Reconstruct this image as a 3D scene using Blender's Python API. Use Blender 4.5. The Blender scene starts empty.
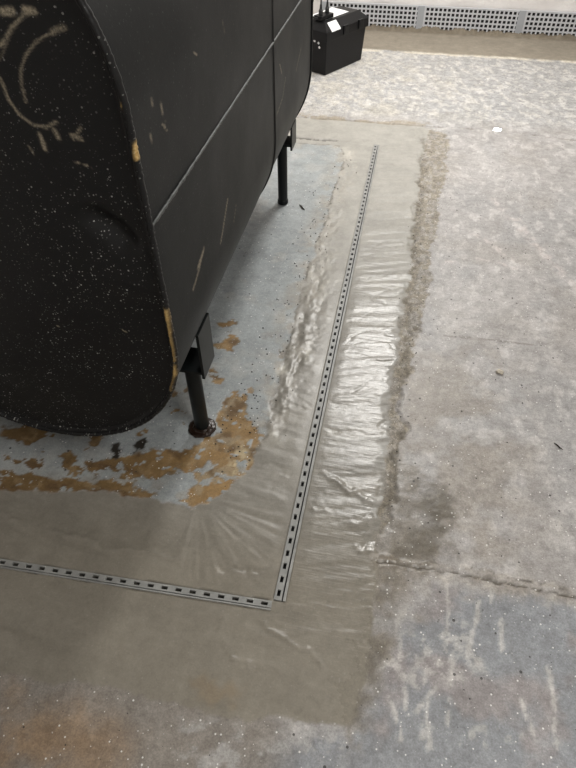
import bpy, bmesh, math, random
import numpy as np
from mathutils import Matrix, Vector

scene = bpy.context.scene
COL = scene.collection

# ---------------------------------------------------------------- camera
cam_data = bpy.data.cameras.new('camera')
cam_data.sensor_fit = 'VERTICAL'
cam_data.sensor_height = 24.0
cam_data.lens = 590.0 / 768.0 * 24.0
cam_data.clip_start = 0.02
cam = bpy.data.objects.new('camera', cam_data)
COL.objects.link(cam)
RIGHT = (0.980714, 0.195289, -0.007914)
DOWN = (0.136354, -0.712635, -0.688156)
FWD = (-0.140029, 0.673805, -0.725519)
cam.matrix_world = Matrix(((RIGHT[0], -DOWN[0], -FWD[0], 0.0),
                           (RIGHT[1], -DOWN[1], -FWD[1], 0.0),
                           (RIGHT[2], -DOWN[2], -FWD[2], 1.29),
                           (0, 0, 0, 1)))
scene.camera = cam

# ---------------------------------------------------------------- world, lamps, exposure
world = bpy.data.worlds.new('world')
scene.world = world
world.use_nodes = True
world.node_tree.nodes['Background'].inputs[0].default_value = (0.6, 0.65, 0.7, 1)
world.node_tree.nodes['Background'].inputs[1].default_value = 0.05
CEIL = 2.25
# (x, y, rotation, watts, colour) of the tube lights on the ceiling
LAMPS = [(0.02, 3.35, 1.5708, 59.0, (1.0, 0.98, 0.945)),
         (0.95, -0.05, 1.5708, 29.0, (1.0, 0.985, 0.955))]  # second fixture is unseen, added to fill in the near floor
vs = scene.view_settings
vs.view_transform = 'Standard'
vs.look = 'None'
vs.exposure = 0.0
vs.gamma = 1.0
vs.use_curve_mapping = False

# ---------------------------------------------------------------- floor plan in metres (x across, y towards the far wall)
CEMENT = [(0.111, 3.098), (0.091, 2.843), (0.081, 2.54), (0.082, 2.239), (0.079, 1.981), (0.077, 1.757), (0.069, 1.56), (0.063, 1.363), (0.06, 1.191), (0.064, 1.041), (0.064, 0.907), (0.065, 0.787), (0.067, 0.679), (0.065, 0.581), (0.066, 0.492), (0.066, 0.411), (0.061, 0.35), (0.039, 0.319), (-0.048, 0.31), (-0.108, 0.309), (-0.154, 0.29), (-0.216, 0.295), (-0.288, 0.294), (-0.416, 0.297), (-0.544, 0.291), (-0.669, 0.274), (-0.975, 0.246), (-1.29, 0.651), (-0.907, 0.687), (-0.778, 0.709), (-0.65, 0.731), (-0.517, 0.739), (-0.407, 0.73), (-0.333, 0.792), (-0.288, 0.877), (-0.273, 1.005), (-0.278, 1.107), (-0.276, 1.21), (-0.281, 1.344), (-0.288, 1.573), (-0.286, 1.846), (-0.279, 2.118), (-0.277, 2.456), (-0.272, 2.692), (-0.312, 2.814), (-0.51, 2.811), (-1.284, 2.799), (-1.391, 3.087), (-0.566, 3.115), (-0.249, 3.12)]
RUST1 = [(-0.72, 0.814), (-0.647, 0.858), (-0.567, 0.874), (-0.483, 0.894), (-0.451, 0.938), (-0.413, 0.985), (-0.437, 1.049), (-0.425, 1.09), (-0.402, 1.119), (-0.387, 1.155), (-0.356, 1.116), (-0.349, 1.065), (-0.305, 1.028), (-0.275, 0.976), (-0.277, 0.899), (-0.289, 0.838), (-0.317, 0.802), (-0.351, 0.78), (-0.376, 0.739), (-0.407, 0.73), (-0.456, 0.75), (-0.437, 0.772), (-0.421, 0.816), (-0.445, 0.847), (-0.398, 0.876), (-0.372, 0.861), (-0.404, 0.848), (-0.48, 0.827), (-0.51, 0.796), (-0.592, 0.793), (-0.649, 0.795), (-0.699, 0.778)]
RUST2 = [(-1.158, 0.716), (-0.943, 0.751), (-0.861, 0.76), (-0.774, 0.757), (-0.689, 0.758), (-0.629, 0.76), (-0.581, 0.779), (-0.518, 0.757), (-0.52, 0.732), (-0.621, 0.727), (-0.754, 0.717), (-0.904, 0.682), (-1.115, 0.653)]
RUST3 = [(-1.001, 0.894), (-0.945, 0.905), (-0.884, 0.895), (-0.887, 0.865), (-0.933, 0.849), (-0.975, 0.859)]
RUST4 = [(-0.815, 0.829), (-0.775, 0.851), (-0.742, 0.823), (-0.759, 0.786), (-0.789, 0.787)]
RUST5 = [(-0.51, 1.31), (-0.492, 1.402), (-0.456, 1.369), (-0.466, 1.309)]
RUST6 = [(-0.495, 1.203), (-0.467, 1.217), (-0.447, 1.169), (-0.474, 1.155)]
RUST7 = [(-0.535, 1.435), (-0.492, 1.454), (-0.484, 1.424), (-0.522, 1.412)]
RUST8 = [(-0.273, 1.254), (-0.247, 1.268), (-0.226, 1.237), (-0.245, 1.207)]
RUST9 = [(-0.263, 1.178), (-0.241, 1.191), (-0.234, 1.151), (-0.249, 1.14)]
SAND = [(-0.359, 0.857), (-0.342, 0.928), (-0.325, 0.98), (-0.301, 0.978), (-0.296, 0.909), (-0.32, 0.852), (-0.341, 0.828)]
TAR1 = [(-0.684, 0.876), (-0.672, 0.903), (-0.652, 0.892), (-0.647, 0.858), (-0.665, 0.845)]
TAR2 = [(-0.629, 0.9), (-0.602, 0.913), (-0.594, 0.876), (-0.61, 0.866)]
BROWN = [(0.061, 3.089), (0.196, 3.066), (0.201, 2.707), (0.18, 2.381), (0.174, 2.141), (0.15, 1.914), (0.148, 1.741), (0.128, 1.571), (0.115, 1.42), (0.12, 1.338), (0.089, 1.238), (0.091, 1.12), (0.104, 1.014), (0.097, 0.851), (0.081, 0.735), (0.046, 0.728), (0.051, 0.936), (0.046, 1.189), (0.059, 1.506), (0.072, 1.848), (0.072, 2.448)]
DAMP = [(0.064, 0.939), (0.126, 1.001), (0.187, 0.931), (0.221, 0.861), (0.23, 0.763), (0.213, 0.67), (0.191, 0.653), (0.157, 0.651), (0.144, 0.596), (0.128, 0.504), (0.107, 0.435), (0.086, 0.377), (0.049, 0.319), (0.023, 0.364), (0.028, 0.574), (0.035, 0.839)]
DAMP2 = [(0.156, 0.925), (0.223, 0.919), (0.234, 0.792), (0.281, 0.721), (0.189, 0.69), (0.161, 0.806)]
BLUE = [(0.191, 0.641), (0.346, 0.659), (0.559, 0.655), (0.997, 0.654), (0.96, 0.382), (0.539, 0.299), (-0.207, 0.166), (-0.116, 0.257), (0.05, 0.307), (0.109, 0.4), (0.143, 0.507)]
BLUEPAINT = [(-1.284, 2.799), (-0.312, 2.814), (-0.272, 2.692), (-0.277, 2.456), (-0.279, 2.118), (-0.286, 1.846), (-0.288, 1.573), (-0.281, 1.344), (-0.276, 1.21), (-0.278, 1.107), (-0.273, 1.005), (-0.288, 0.877), (-0.333, 0.792), (-0.407, 0.73), (-0.517, 0.739), (-0.65, 0.731), (-0.778, 0.709), (-0.907, 0.687), (-1.29, 0.651), (-2.016, 1.275), (-2.261, 3.045)]
STAIN = [(-0.895, 0.203), (-0.606, 0.241), (-0.457, 0.243), (-0.376, 0.223), (-0.382, 0.166), (-0.452, 0.102), (-0.773, 0.039)]
STAIN2 = [(-0.291, 0.333), (-0.233, 0.352), (-0.185, 0.339), (-0.197, 0.321), (-0.254, 0.317)]
SCRAPE = [(-0.279, 0.265), (-0.213, 0.285), (-0.119, 0.269), (0.031, 0.308), (0.052, 0.29), (0.02, 0.246), (-0.216, 0.193), (-0.282, 0.216)]
CRACK = [(0.065, 0.676), (0.121, 0.677), (0.178, 0.678), (0.235, 0.682), (0.303, 0.68), (0.369, 0.681), (0.445, 0.676), (0.512, 0.675), (0.645, 0.672), (1.328, 0.659)]
CRACK2 = [(-0.725, 3.099), (-0.566, 3.115), (-0.302, 3.124), (-0.042, 3.12), (0.11, 3.123), (0.261, 3.125), (0.458, 3.125), (0.819, 3.085), (1.112, 3.072), (1.632, 3.039)]
CRACK3 = [(-0.552, 2.872), (-0.469, 2.864), (-0.394, 2.866), (-0.339, 2.865)]
SCR1 = [(0.208, 1.51), (0.291, 1.511), (0.484, 1.513)]
SCUFF1 = [(0.406, 2.422), (0.512, 2.189), (0.574, 2.04), (0.672, 1.828)]
SCUFF2 = [(0.298, 2.15), (0.409, 2.043), (0.477, 1.949)]
SCUFF3 = [(0.215, 1.926), (0.326, 1.973), (0.461, 1.934)]
STRK = [[[0.227, 0.653], [0.23, 0.568], [0.237, 0.484]], [[0.297, 0.626], [0.279, 0.534], [0.27, 0.491]], [[0.324, 0.65], [0.314, 0.607]], [[0.435, 0.507], [0.437, 0.446], [0.437, 0.378]], [[0.38, 0.435], [0.388, 0.365]], [[0.149, 0.408], [0.152, 0.362]], [[0.241, 0.485], [0.238, 0.362]], [[0.21, 0.42], [0.171, 0.366]], [[0.132, 0.571], [0.127, 0.463]], [[0.195, 0.398], [0.202, 0.32]], [[0.343, 0.59], [0.346, 0.526]], [[0.125, 0.385], [0.141, 0.316]], [[0.487, 0.933], [0.498, 0.816]], [[0.012, 3.057], [0.31, 3.134]]]
BLOB = [[0.233, 0.525, 0.05], [0.155, 0.478, 0.045], [0.217, 0.47, 0.05], [0.343, 0.388, 0.022], [0.437, 0.361, 0.02], [0.201, 0.328, 0.025], [0.258, 0.551, 0.04], [0.295, 0.338, 0.02], [0.126, 0.446, 0.03], [0.174, 0.417, 0.03], [0.378, 1.365, 0.008], [0.278, 0.492, 0.03]]
HEAD_STROKES = [([(-0.551, 1.031), (-0.525, 1.054), (-0.505, 1.068), (-0.487, 1.073)], 0.004, 0.7), ([(-0.532, 1.072), (-0.521, 1.072)], 0.009, 1), ([(-0.5, 1.074), (-0.491, 1.073)], 0.008, 1), ([(-0.539, 0.959), (-0.538, 0.982), (-0.532, 1.002), (-0.518, 1.022), (-0.495, 1.04), (-0.475, 1.049), (-0.454, 1.055)], 0.0035, 0.55), ([(-0.472, 1.05), (-0.454, 1.056)], 0.006, 0.6), ([(-0.567, 0.99), (-0.565, 0.963), (-0.555, 0.94), (-0.539, 0.928), (-0.519, 0.925), (-0.502, 0.934)], 0.004, 0.7), ([(-0.533, 0.913), (-0.532, 0.902), (-0.532, 0.89)], 0.005, 0.9), ([(-0.508, 0.922), (-0.505, 0.909)], 0.006, 0.8), ([(-0.483, 0.914), (-0.47, 0.91)], 0.006, 0.8), ([(-0.465, 0.928), (-0.483, 0.909)], 0.003, 0.7), ([(-0.557, 0.894), (-0.554, 0.883)], 0.003, 0.5), ([(-0.497, 0.874), (-0.466, 0.867)], 0.0015, 0.9), ([(-0.641, 0.53), (-0.621, 0.526)], 0.0015, 0.9), ([(-0.489, 0.534), (-0.482, 0.528)], 0.002, 1), ([(-0.51, 1.064), (-0.535, 1.042), (-0.558, 1.014)], 0.003, 0.3)]
SHELL_STROKES = [([(0.873, 0.942), (0.872, 0.931)], 0.004, 0.6), ([(0.899, 0.932), (0.906, 0.907), (0.907, 0.89)], 0.003, 0.7), ([(0.898, 0.891), (0.91, 0.875)], 0.003, 0.9), ([(0.846, 0.896), (0.848, 0.884)], 0.004, 0.7), ([(1.201, 0.591), (1.154, 0.553), (1.12, 0.527)], 0.005, 0.8), ([(1.261, 0.544), (1.233, 0.514)], 0.003, 0.4), ([(1.008, 0.586), (0.963, 0.562), (0.915, 0.546)], 0.006, 0.7), ([(0.999, 0.582), (0.959, 0.57)], 0.006, 0.9), ([(2.139, 0.631), (2.085, 0.605), (2.05, 0.586)], 0.003, 0.7), ([(1.801, 0.69), (1.827, 0.657)], 0.004, 0.8), ([(1.885, 0.624), (1.836, 0.583), (1.747, 0.568)], 0.003, 0.6), ([(1.265, 0.942), (1.278, 0.912)], 0.003, 0.3), ([(0.775, 1.056), (0.779, 1.04)], 0.003, 0.7), ([(1.078, 0.942), (1.092, 0.933)], 0.002, 0.9)]
RIM_CHIPS = [([(-0.39, 0.602), (-0.393, 0.553), (-0.395, 0.501), (-0.398, 0.439)], 0.013, 1), ([(-0.382, 0.913), (-0.384, 0.892)], 0.006, 1), ([(-0.395, 0.97), (-0.392, 0.964)], 0.004, 1), ([(-0.4, 0.43), (-0.413, 0.388)], 0.005, 0.6)]
DENT = [(-0.481, 0.773), (-0.457, 0.757), (-0.443, 0.738), (-0.448, 0.65)]

# ================================================================ helpers
rng = np.random.RandomState(7)
TAB = rng.rand(256, 256)


def vnoise(x, y, seed=0):
    x = x + seed * 37.31
    y = y + seed * 91.7
    xi = np.floor(x).astype(int)
    yi = np.floor(y).astype(int)
    fx = x - xi
    fy = y - yi
    fx = fx * fx * (3 - 2 * fx)
    fy = fy * fy * (3 - 2 * fy)
    a = TAB[xi & 255, yi & 255]
    b = TAB[(xi + 1) & 255, yi & 255]
    c = TAB[xi & 255, (yi + 1) & 255]
    d = TAB[(xi + 1) & 255, (yi + 1) & 255]
    return (a * (1 - fx) + b * fx) * (1 - fy) + (c * (1 - fx) + d * fx) * fy


def fbm(x, y, seed=0, octv=4):
    s = np.zeros_like(x)
    amp = 0.5
    tot = 0
    for k in range(octv):
        s += amp * vnoise(x * 2 ** k, y * 2 ** k, seed + k * 5)
        tot += amp
        amp *= 0.55
    return s / tot


def sstep(a, b, v):
    t = np.clip((v - a) / (b - a), 0, 1)
    return t * t * (3 - 2 * t)


def dist_line(px, py, pts):
    d = np.full(px.shape, 1e9)
    for (ax, ay), (bx, by) in zip(pts[:-1], pts[1:]):
        vx, vy = bx - ax, by - ay
        L = vx * vx + vy * vy + 1e-12
        t = np.clip(((px - ax) * vx + (py - ay) * vy) / L, 0, 1)
        d = np.minimum(d, (px - ax - t * vx) ** 2 + (py - ay - t * vy) ** 2)
    return np.sqrt(d)


def sdf(px, py, poly):
    """signed distance, negative inside"""
    d = dist_line(px, py, list(poly) + [poly[0]])
    ins = np.zeros(px.shape, bool)
    n = len(poly)
    for i in range(n):
        ax, ay = poly[i]
        bx, by = poly[(i + 1) % n]
        if ay == by:
            continue
        c = ((ay > py) != (by > py)) & (px < (bx - ax) * (py - ay) / (by - ay) + ax)
        ins ^= c
    return np.where(ins, -d, d)


def mesh_obj(name, verts, faces, mat, parent=None, smooth=False):
    me = bpy.data.meshes.new(name)
    me.from_pydata([tuple(v) for v in verts], [], faces)
    me.update()
    if smooth:
        me.polygons.foreach_set('use_smooth', [True] * len(me.polygons))
    o = bpy.data.objects.new(name, me)
    COL.objects.link(o)
    if mat:
        me.materials.append(mat)
    if parent:
        o.parent = parent
    return o


def bm_obj(name, bm, mat, parent=None, smooth=False, bevel=0):
    if bevel:
        bmesh.ops.bevel(bm, geom=list(bm.edges), offset=bevel, segments=2, profile=0.6, affect='EDGES')
    bmesh.ops.recalc_face_normals(bm, faces=bm.faces)
    me = bpy.data.meshes.new(name)
    bm.to_mesh(me)
    bm.free()
    if smooth:
        me.polygons.foreach_set('use_smooth', [True] * len(me.polygons))
    o = bpy.data.objects.new(name, me)
    COL.objects.link(o)
    me.materials.append(mat)
    if parent:
        o.parent = parent
    return o


def add_box(bm, x0, x1, y0, y1, z0, z1):
    v = [bm.verts.new(p) for p in ((x0, y0, z0), (x1, y0, z0), (x1, y1, z0), (x0, y1, z0),
                                   (x0, y0, z1), (x1, y0, z1), (x1, y1, z1), (x0, y1, z1))]
    for f in ((0, 3, 2, 1), (4, 5, 6, 7), (0, 1, 5, 4), (1, 2, 6, 5), (2, 3, 7, 6), (3, 0, 4, 7)):
        bm.faces.new([v[i] for i in f])


def box_obj(name, x0, x1, y0, y1, z0, z1, mat, parent=None, bevel=0.0):
    bm = bmesh.new()
    add_box(bm, x0, x1, y0, y1, z0, z1)
    return bm_obj(name, bm, mat, parent, bevel=bevel)


def lathe(name, prof, mat, parent=None, seg=24, loc=(0, 0, 0)):
    """profile of (radius, z) turned round the z axis"""
    V, Fc = [], []
    for r, z in prof:
        for k in range(seg):
            a = 2 * math.pi * k / seg
            V.append((loc[0] + r * math.cos(a), loc[1] + r * math.sin(a), loc[2] + z))
    for i in range(len(prof) - 1):
        for k in range(seg):
            k2 = (k + 1) % seg
            Fc.append((i * seg + k, i * seg + k2, (i + 1) * seg + k2, (i + 1) * seg + k))
    Fc.append(tuple(range(seg))[::-1])
    Fc.append(tuple((len(prof) - 1) * seg + k for k in range(seg)))
    return mesh_obj(name, V, Fc, mat, parent, smooth=False)


def tube_geo(pts, rad, seg=10):
    V, Fc = [], []
    P = [Vector(p) for p in pts]
    n = len(P)
    ref = Vector((0.3, 0.2, 0.93))
    for i, p in enumerate(P):
        t = (P[min(i + 1, n - 1)] - P[max(i - 1, 0)]).normalized()
        a = t.cross(ref)
        if a.length < 1e-3:
            a = t.cross(Vector((1, 0, 0)))
        a.normalize()
        b = t.cross(a)
        r = rad[i] if hasattr(rad, '__len__') else rad
        for k in range(seg):
            th = 2 * math.pi * k / seg
            V.append(tuple(p + a * (r * math.cos(th)) + b * (r * math.sin(th))))
    for i in range(n - 1):
        for k in range(seg):
            k2 = (k + 1) % seg
            Fc.append((i * seg + k, i * seg + k2, (i + 1) * seg + k2, (i + 1) * seg + k))
    Fc.append(tuple(range(seg))[::-1])
    Fc.append(tuple((n - 1) * seg + k for k in range(seg)))
    return V, Fc


def smooth_curve(pts, n=8):
    P = [Vector(p) for p in pts]
    P = [P[0] * 2 - P[1]] + P + [P[-1] * 2 - P[-2]]
    out = []
    for i in range(1, len(P) - 2):
        for k in range(n):
            t = k / n
            p0, p1, p2, p3 = P[i - 1], P[i], P[i + 1], P[i + 2]
            out.append(0.5 * ((2 * p1) + (p2 - p0) * t + (2 * p0 - 5 * p1 + 4 * p2 - p3) * t * t
                              + (3 * p1 - p0 - 3 * p2 + p3) * t ** 3))
    out.append(P[-2])
    return out


def empty(name, loc, label, cat, group=None, rz=0):
    o = bpy.data.objects.new(name, None)
    COL.objects.link(o)
    o.location = loc
    o.rotation_euler = (0, 0, rz)
    o.empty_display_size = 0.05
    tag(o, label, cat, group)
    return o


def tag(o, label, cat, group=None):
    o['label'] = label
    o['category'] = cat
    if group:
        o['group'] = group
    return o


def fattr(me, name, arr):
    a = me.attributes.new(name, 'FLOAT', 'POINT')
    a.data.foreach_set('value', np.asarray(arr, np.float32).ravel())


def cattr(me, name, rgb):
    a = me.attributes.new(name, 'FLOAT_COLOR', 'POINT')
    c = np.ones((len(rgb), 4), np.float32)
    c[:, :3] = rgb
    a.data.foreach_set('color', c.ravel())


# ---------------------------------------------------------------- materials
class NT:
    def __init__(self, name):
        self.m = bpy.data.materials.new(name)
        self.m.use_nodes = True
        self.t = self.m.node_tree
        self.b = self.t.nodes['Principled BSDF']

    def n(self, typ, **kw):
        nd = self.t.nodes.new(typ)
        for k, v in kw.items():
            setattr(nd, k, v)
        return nd

    def l(self, a, b):
        self.t.links.new(a, b)

    def noise(self, vec, scale, detail=3, rough=0.55):
        nd = self.n('ShaderNodeTexNoise')
        nd.inputs['Scale'].default_value = scale
        nd.inputs['Detail'].default_value = detail
        nd.inputs['Roughness'].default_value = rough
        self.l(vec, nd.inputs['Vector'])
        return nd.outputs['Fac']

    def ramp(self, fac, stops):
        nd = self.n('ShaderNodeValToRGB')
        e = nd.color_ramp.elements
        while len(e) < len(stops):
            e.new(0.5)
        for el, (p, c) in zip(e, stops):
            el.position = p
            el.color = c if len(c) == 4 else (*c, 1)
        self.l(fac, nd.inputs['Fac'])
        return nd.outputs['Color']

    def mix(self, fac, a, b, blend='MIX'):
        nd = self.n('ShaderNodeMix', data_type='RGBA', blend_type=blend)
        for s, v in ((nd.inputs['Factor'], fac), (nd.inputs[6], a), (nd.inputs[7], b)):
            if hasattr(v, 'is_linked'):
                self.l(v, s)
            elif isinstance(v, (int, float)):
                s.default_value = v
            else:
                s.default_value = (*v, 1)
        return nd.outputs[2]

    def math(self, op, a, b=0.0, c=None):
        nd = self.n('ShaderNodeMath', operation=op)
        for i, v in enumerate((a, b) if c is None else (a, b, c)):
            if hasattr(v, 'is_linked'):
                self.l(v, nd.inputs[i])
            else:
                nd.inputs[i].default_value = v
        return nd.outputs[0]

    def bump(self, h, strength=0.3, dist=0.01):
        nd = self.n('ShaderNodeBump')
        nd.inputs['Strength'].default_value = strength
        nd.inputs['Distance'].default_value = dist
        self.l(h, nd.inputs['Height'])
        self.l(nd.outputs[0], self.b.inputs['Normal'])

    def attr(self, name):
        return self.n('ShaderNodeAttribute', attribute_name=name)

    def set(self, **kw):
        for k, v in kw.items():
            s = self.b.inputs[k.replace('_', ' ')]
            if hasattr(v, 'is_linked'):
                self.l(v, s)
            else:
                s.default_value = (*v, 1) if isinstance(v, tuple) else v

    def obj(self):
        return self.n('ShaderNodeTexCoord').outputs['Object']


def plain(name, col, rough=0.5, metal=0.0, var=0.25, scale=60, bump=0.1, spec=0.5):
    k = NT(name)
    v = k.obj()
    f = k.noise(v, scale, 4)
    k.set(Base_Color=k.mix(f, tuple(c * (1 - var) for c in col), tuple(min(1, c * (1 + var)) for c in col)),
          Roughness=rough, Metallic=metal, Specular_IOR_Level=spec)
    k.bump(f, bump, 0.002)
    return k.m


# floor: colour, wetness and relief masks come with the mesh, fine grain from nodes
k = NT('floor_concrete')
v = k.obj()
ca = k.attr('tone').outputs['Color']
g1 = k.noise(v, 9, 6, 0.65)
g2 = k.noise(v, 90, 5, 0.7)
g3 = k.noise(v, 28, 6, 0.75)
c0 = k.mix(0.6, ca, k.ramp(g1, [(0.3, (0.38, 0.38, 0.38)), (0.7, (0.62, 0.62, 0.62))]), 'OVERLAY')
c1 = k.mix(k.attr('grain').outputs['Fac'], c0, k.ramp(g3, [(0.34, (0.28, 0.27, 0.26)), (0.5, (0.5, 0.5, 0.5)), (0.66, (0.72, 0.72, 0.72))]), 'OVERLAY')
c2 = k.mix(k.math('MULTIPLY', k.attr('grain').outputs['Fac'], 0.8), c1,
           k.ramp(g2, [(0.3, (0.25, 0.25, 0.25)), (0.7, (0.75, 0.75, 0.75))]), 'OVERLAY')
g4 = k.noise(v, 260, 4, 0.7)
c2 = k.mix(k.math('MULTIPLY', k.attr('grain').outputs['Fac'], 1.2), c2,
           k.ramp(g4, [(0.3, (0.30, 0.30, 0.30)), (0.5, (0.5, 0.5, 0.5)), (0.7, (0.72, 0.72, 0.72))]), 'OVERLAY')
# pale flecks and dark grit
vo = k.n('ShaderNodeTexVoronoi', voronoi_dimensions='2D')
vo.inputs['Scale'].default_value = 95
k.l(v, vo.inputs['Vector'])
wn = k.n('ShaderNodeTexWhiteNoise', noise_dimensions='3D')
k.l(vo.outputs['Color'], wn.inputs['Vector'])
siz = k.math('MULTIPLY', k.math('POWER', wn.outputs['Value'], 11.0), 0.20)
fl = k.math('MULTIPLY', k.math('LESS_THAN', vo.outputs['Distance'], siz), k.attr('fleck').outputs['Fac'])
c3 = k.mix(k.math('MULTIPLY', fl, 0.8), c2, (0.85, 0.85, 0.83))
vo2 = k.n('ShaderNodeTexVoronoi', voronoi_dimensions='2D')
vo2.inputs['Scale'].default_value = 38
k.l(v, vo2.inputs['Vector'])
wn2 = k.n('ShaderNodeTexWhiteNoise', noise_dimensions='3D')
k.l(vo2.outputs['Color'], wn2.inputs['Vector'])
siz2 = k.math('MULTIPLY', k.math('POWER', wn2.outputs['Value'], 14.0), 0.13)
dk = k.math('MULTIPLY', k.math('LESS_THAN', vo2.outputs['Distance'], siz2), k.attr('fleck').outputs['Fac'])
c4 = k.mix(k.math('MULTIPLY', dk, 0.85), c3, (0.03, 0.028, 0.025))
k.set(Base_Color=c4)
rg = k.math('ADD', k.attr('rough').outputs['Fac'], k.math('MULTIPLY', k.math('SUBTRACT', g2, 0.5), 0.18))
k.set(Roughness=rg)
mp = k.n('ShaderNodeMapping')
mp.inputs['Scale'].default_value = (9, 95, 1)
mp.inputs['Rotation'].default_value = (0, 0, 0.16)
k.l(v, mp.inputs['Vector'])
tr = k.math('MULTIPLY', k.noise(mp.outputs[0], 1.0, 5, 0.6), k.math('MULTIPLY', k.attr('trowel').outputs['Fac'], 0.7))
k.bump(k.math('ADD', tr, k.math('ADD', k.math('MULTIPLY', g2, k.attr('grain').outputs['Fac']), k.math('MULTIPLY', fl, 0.4))), 0.45, 0.004)
M_FLOOR = k.m

# painted rough basement wall
k = NT('wall_paint')
v = k.obj()
g1 = k.noise(v, 6, 6, 0.6)
g2 = k.noise(v, 45, 5, 0.7)
k.set(Base_Color=k.mix(g1, (0.66, 0.62, 0.595), (0.86, 0.84, 0.82)), Roughness=0.75)
k.bump(k.math('ADD', g1, g2), 0.5, 0.012)
M_WALL = k.m
k = NT('ceiling_paint')
v = k.obj()
k.set(Base_Color=k.mix(k.noise(v, 5, 4), (0.5, 0.48, 0.45), (0.6, 0.58, 0.55)), Roughness=0.85)
M_CEIL = k.m


# black tank paint: scuffs down to primer and brass-coloured chips from a mesh mask
def tank_mat(name, base, rough, dust, plane, spec):
    k = NT(name)
    v = k.obj()
    sx = k.n('ShaderNodeSeparateXYZ')
    k.l(v, sx.inputs[0])
    cx = k.n('ShaderNodeCombineXYZ')
    k.l(sx.outputs['XYZ'.index(plane[0])], cx.inputs[0])
    k.l(sx.outputs['XYZ'.index(plane[1])], cx.inputs[1])
    g1 = k.noise(v, 5, 5, 0.6)
    g2 = k.noise(v, 260, 4, 0.7)
    col = k.mix(g1, tuple(c * 0.8 for c in base), tuple(c * 1.25 for c in base))
    # dust specks
    last = col
    sp = None
    for sc, pw, mx, amt in ((190, 6, 0.30, 0.25), (120, 9, 0.20, 0.6), (34, 9, 0.065, 0.8)):
        vo = k.n('ShaderNodeTexVoronoi', voronoi_dimensions='2D')
        vo.inputs['Scale'].default_value = sc
        k.l(cx.outputs[0], vo.inputs['Vector'])
        wn = k.n('ShaderNodeTexWhiteNoise', noise_dimensions='3D')
        k.l(vo.outputs['Color'], wn.inputs['Vector'])
        s = k.math('MULTIPLY', k.math('POWER', wn.outputs['Value'], pw), mx)
        f = k.math('MULTIPLY', k.math('LESS_THAN', vo.outputs['Distance'], s), k.attr('dust').outputs['Fac'])
        last = k.mix(k.math('MULTIPLY', f, amt * dust), last, (0.5, 0.5, 0.47))
    sc = k.attr('scuff').outputs['Fac']
    br = k.math('MULTIPLY', sc, k.math('MULTIPLY', k.math('SUBTRACT', g2, 0.25), 2.6))
    brc = k.n('ShaderNodeClamp')
    k.l(br, brc.inputs[0])
    last = k.mix(brc.outputs[0], last, (0.40, 0.345, 0.25))
    ch = k.attr('chip').outputs['Fac']
    last = k.mix(ch, last, k.ramp(g2, [(0.35, (0.42, 0.25, 0.07)), (0.65, (0.65, 0.48, 0.22))]))
    k.set(Base_Color=last, Roughness=k.math('ADD', k.math('MULTIPLY', g1, 0.2), rough), Specular_IOR_Level=spec)
    k.bump(k.math('ADD', g1, k.math('MULTIPLY', g2, 0.12)), 0.12, 0.01)
    return k.m


M_SHELL = tank_mat('black_tank_side', (0.0062, 0.0073, 0.0075), 0.40, 0.2, 'YZ', 0.16)
M_HEAD = tank_mat('black_tank_head', (0.0085, 0.0085, 0.0088), 0.36, 1.0, 'XZ', 0.25)
M_WELD = plain('weld_bead', (0.075, 0.08, 0.078), 0.5, 0.2, 0.6, 160)
M_SEAM = plain('dark_weld', (0.012, 0.012, 0.012), 0.5, 0.0, 0.3)
M_LEG = plain('black_pipe_paint', (0.007, 0.009, 0.0095), 0.38, 0.0, 0.3, 40, 0.1, 0.22)
M_RUSTY = plain('rusty_black_steel', (0.020, 0.010, 0.006), 0.3, 0.1, 0.9, 90, 0.8)
M_PLASTIC = plain('pale_grey_plastic', (0.30, 0.303, 0.292), 0.45, 0.0, 0.45, 35)
M_MEMB = plain('grey_white_plastic', (0.54, 0.55, 0.575), 0.5, 0.0, 0.1, 25)
M_STRIPJ = plain('grey_joint_plastic', (0.36, 0.375, 0.40), 0.55, 0.0, 0.1, 25)
M_DARK = plain('black_plastic_and_shade', (0.01, 0.01, 0.01), 0.8, 0.0, 0.2)
M_BOX = plain('black_box_plastic', (0.007, 0.007, 0.0078), 0.40, 0.0, 0.25, 200, 0.25, 0.2)
M_PAPER = plain('white_paper', (0.82, 0.83, 0.84), 0.7, 0.0, 0.04, 30, 0.02)
M_METAL = plain('bright_screw_steel', (0.7, 0.7, 0.7), 0.25, 1.0, 0.1)
M_RUBBER = plain('black_rubber', (0.015, 0.015, 0.015), 0.55, 0.0, 0.2)
M_WOOD = plain('dark_splinter', (0.03, 0.022, 0.016), 0.8, 0.0, 0.4, 200)
M_CHIPS = plain('grit', (0.05, 0.045, 0.04), 0.8, 0.0, 0.5, 200)
M_WHITE = plain('white_enamel', (0.75, 0.75, 0.73), 0.4, 0.0, 0.05)
M_PALECHIP = plain('pale_paint_chip', (0.6, 0.55, 0.46), 0.7, 0.0, 0.3, 200)

# ================================================================ room
RX0, RX1, RY0, RY1 = -1.30, 2.66, -1.6, 4.72
XS, YS = -0.142, 0.528           # the two legs of the slotted drain
xs = np.concatenate([np.arange(RX0, -0.98, 0.010), np.arange(-0.98, 0.66, 0.0045), np.arange(0.66, 1.45, 0.010), np.arange(1.45, RX1 + .02, 0.022)])
ys = np.concatenate([np.arange(-0.1, 1.5, 0.0045), np.arange(1.5, 3.2, 0.007), np.arange(3.2, 4.725, 0.012)])
NX, NY = len(xs), len(ys)
X, Y = np.meshgrid(xs, ys)
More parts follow.
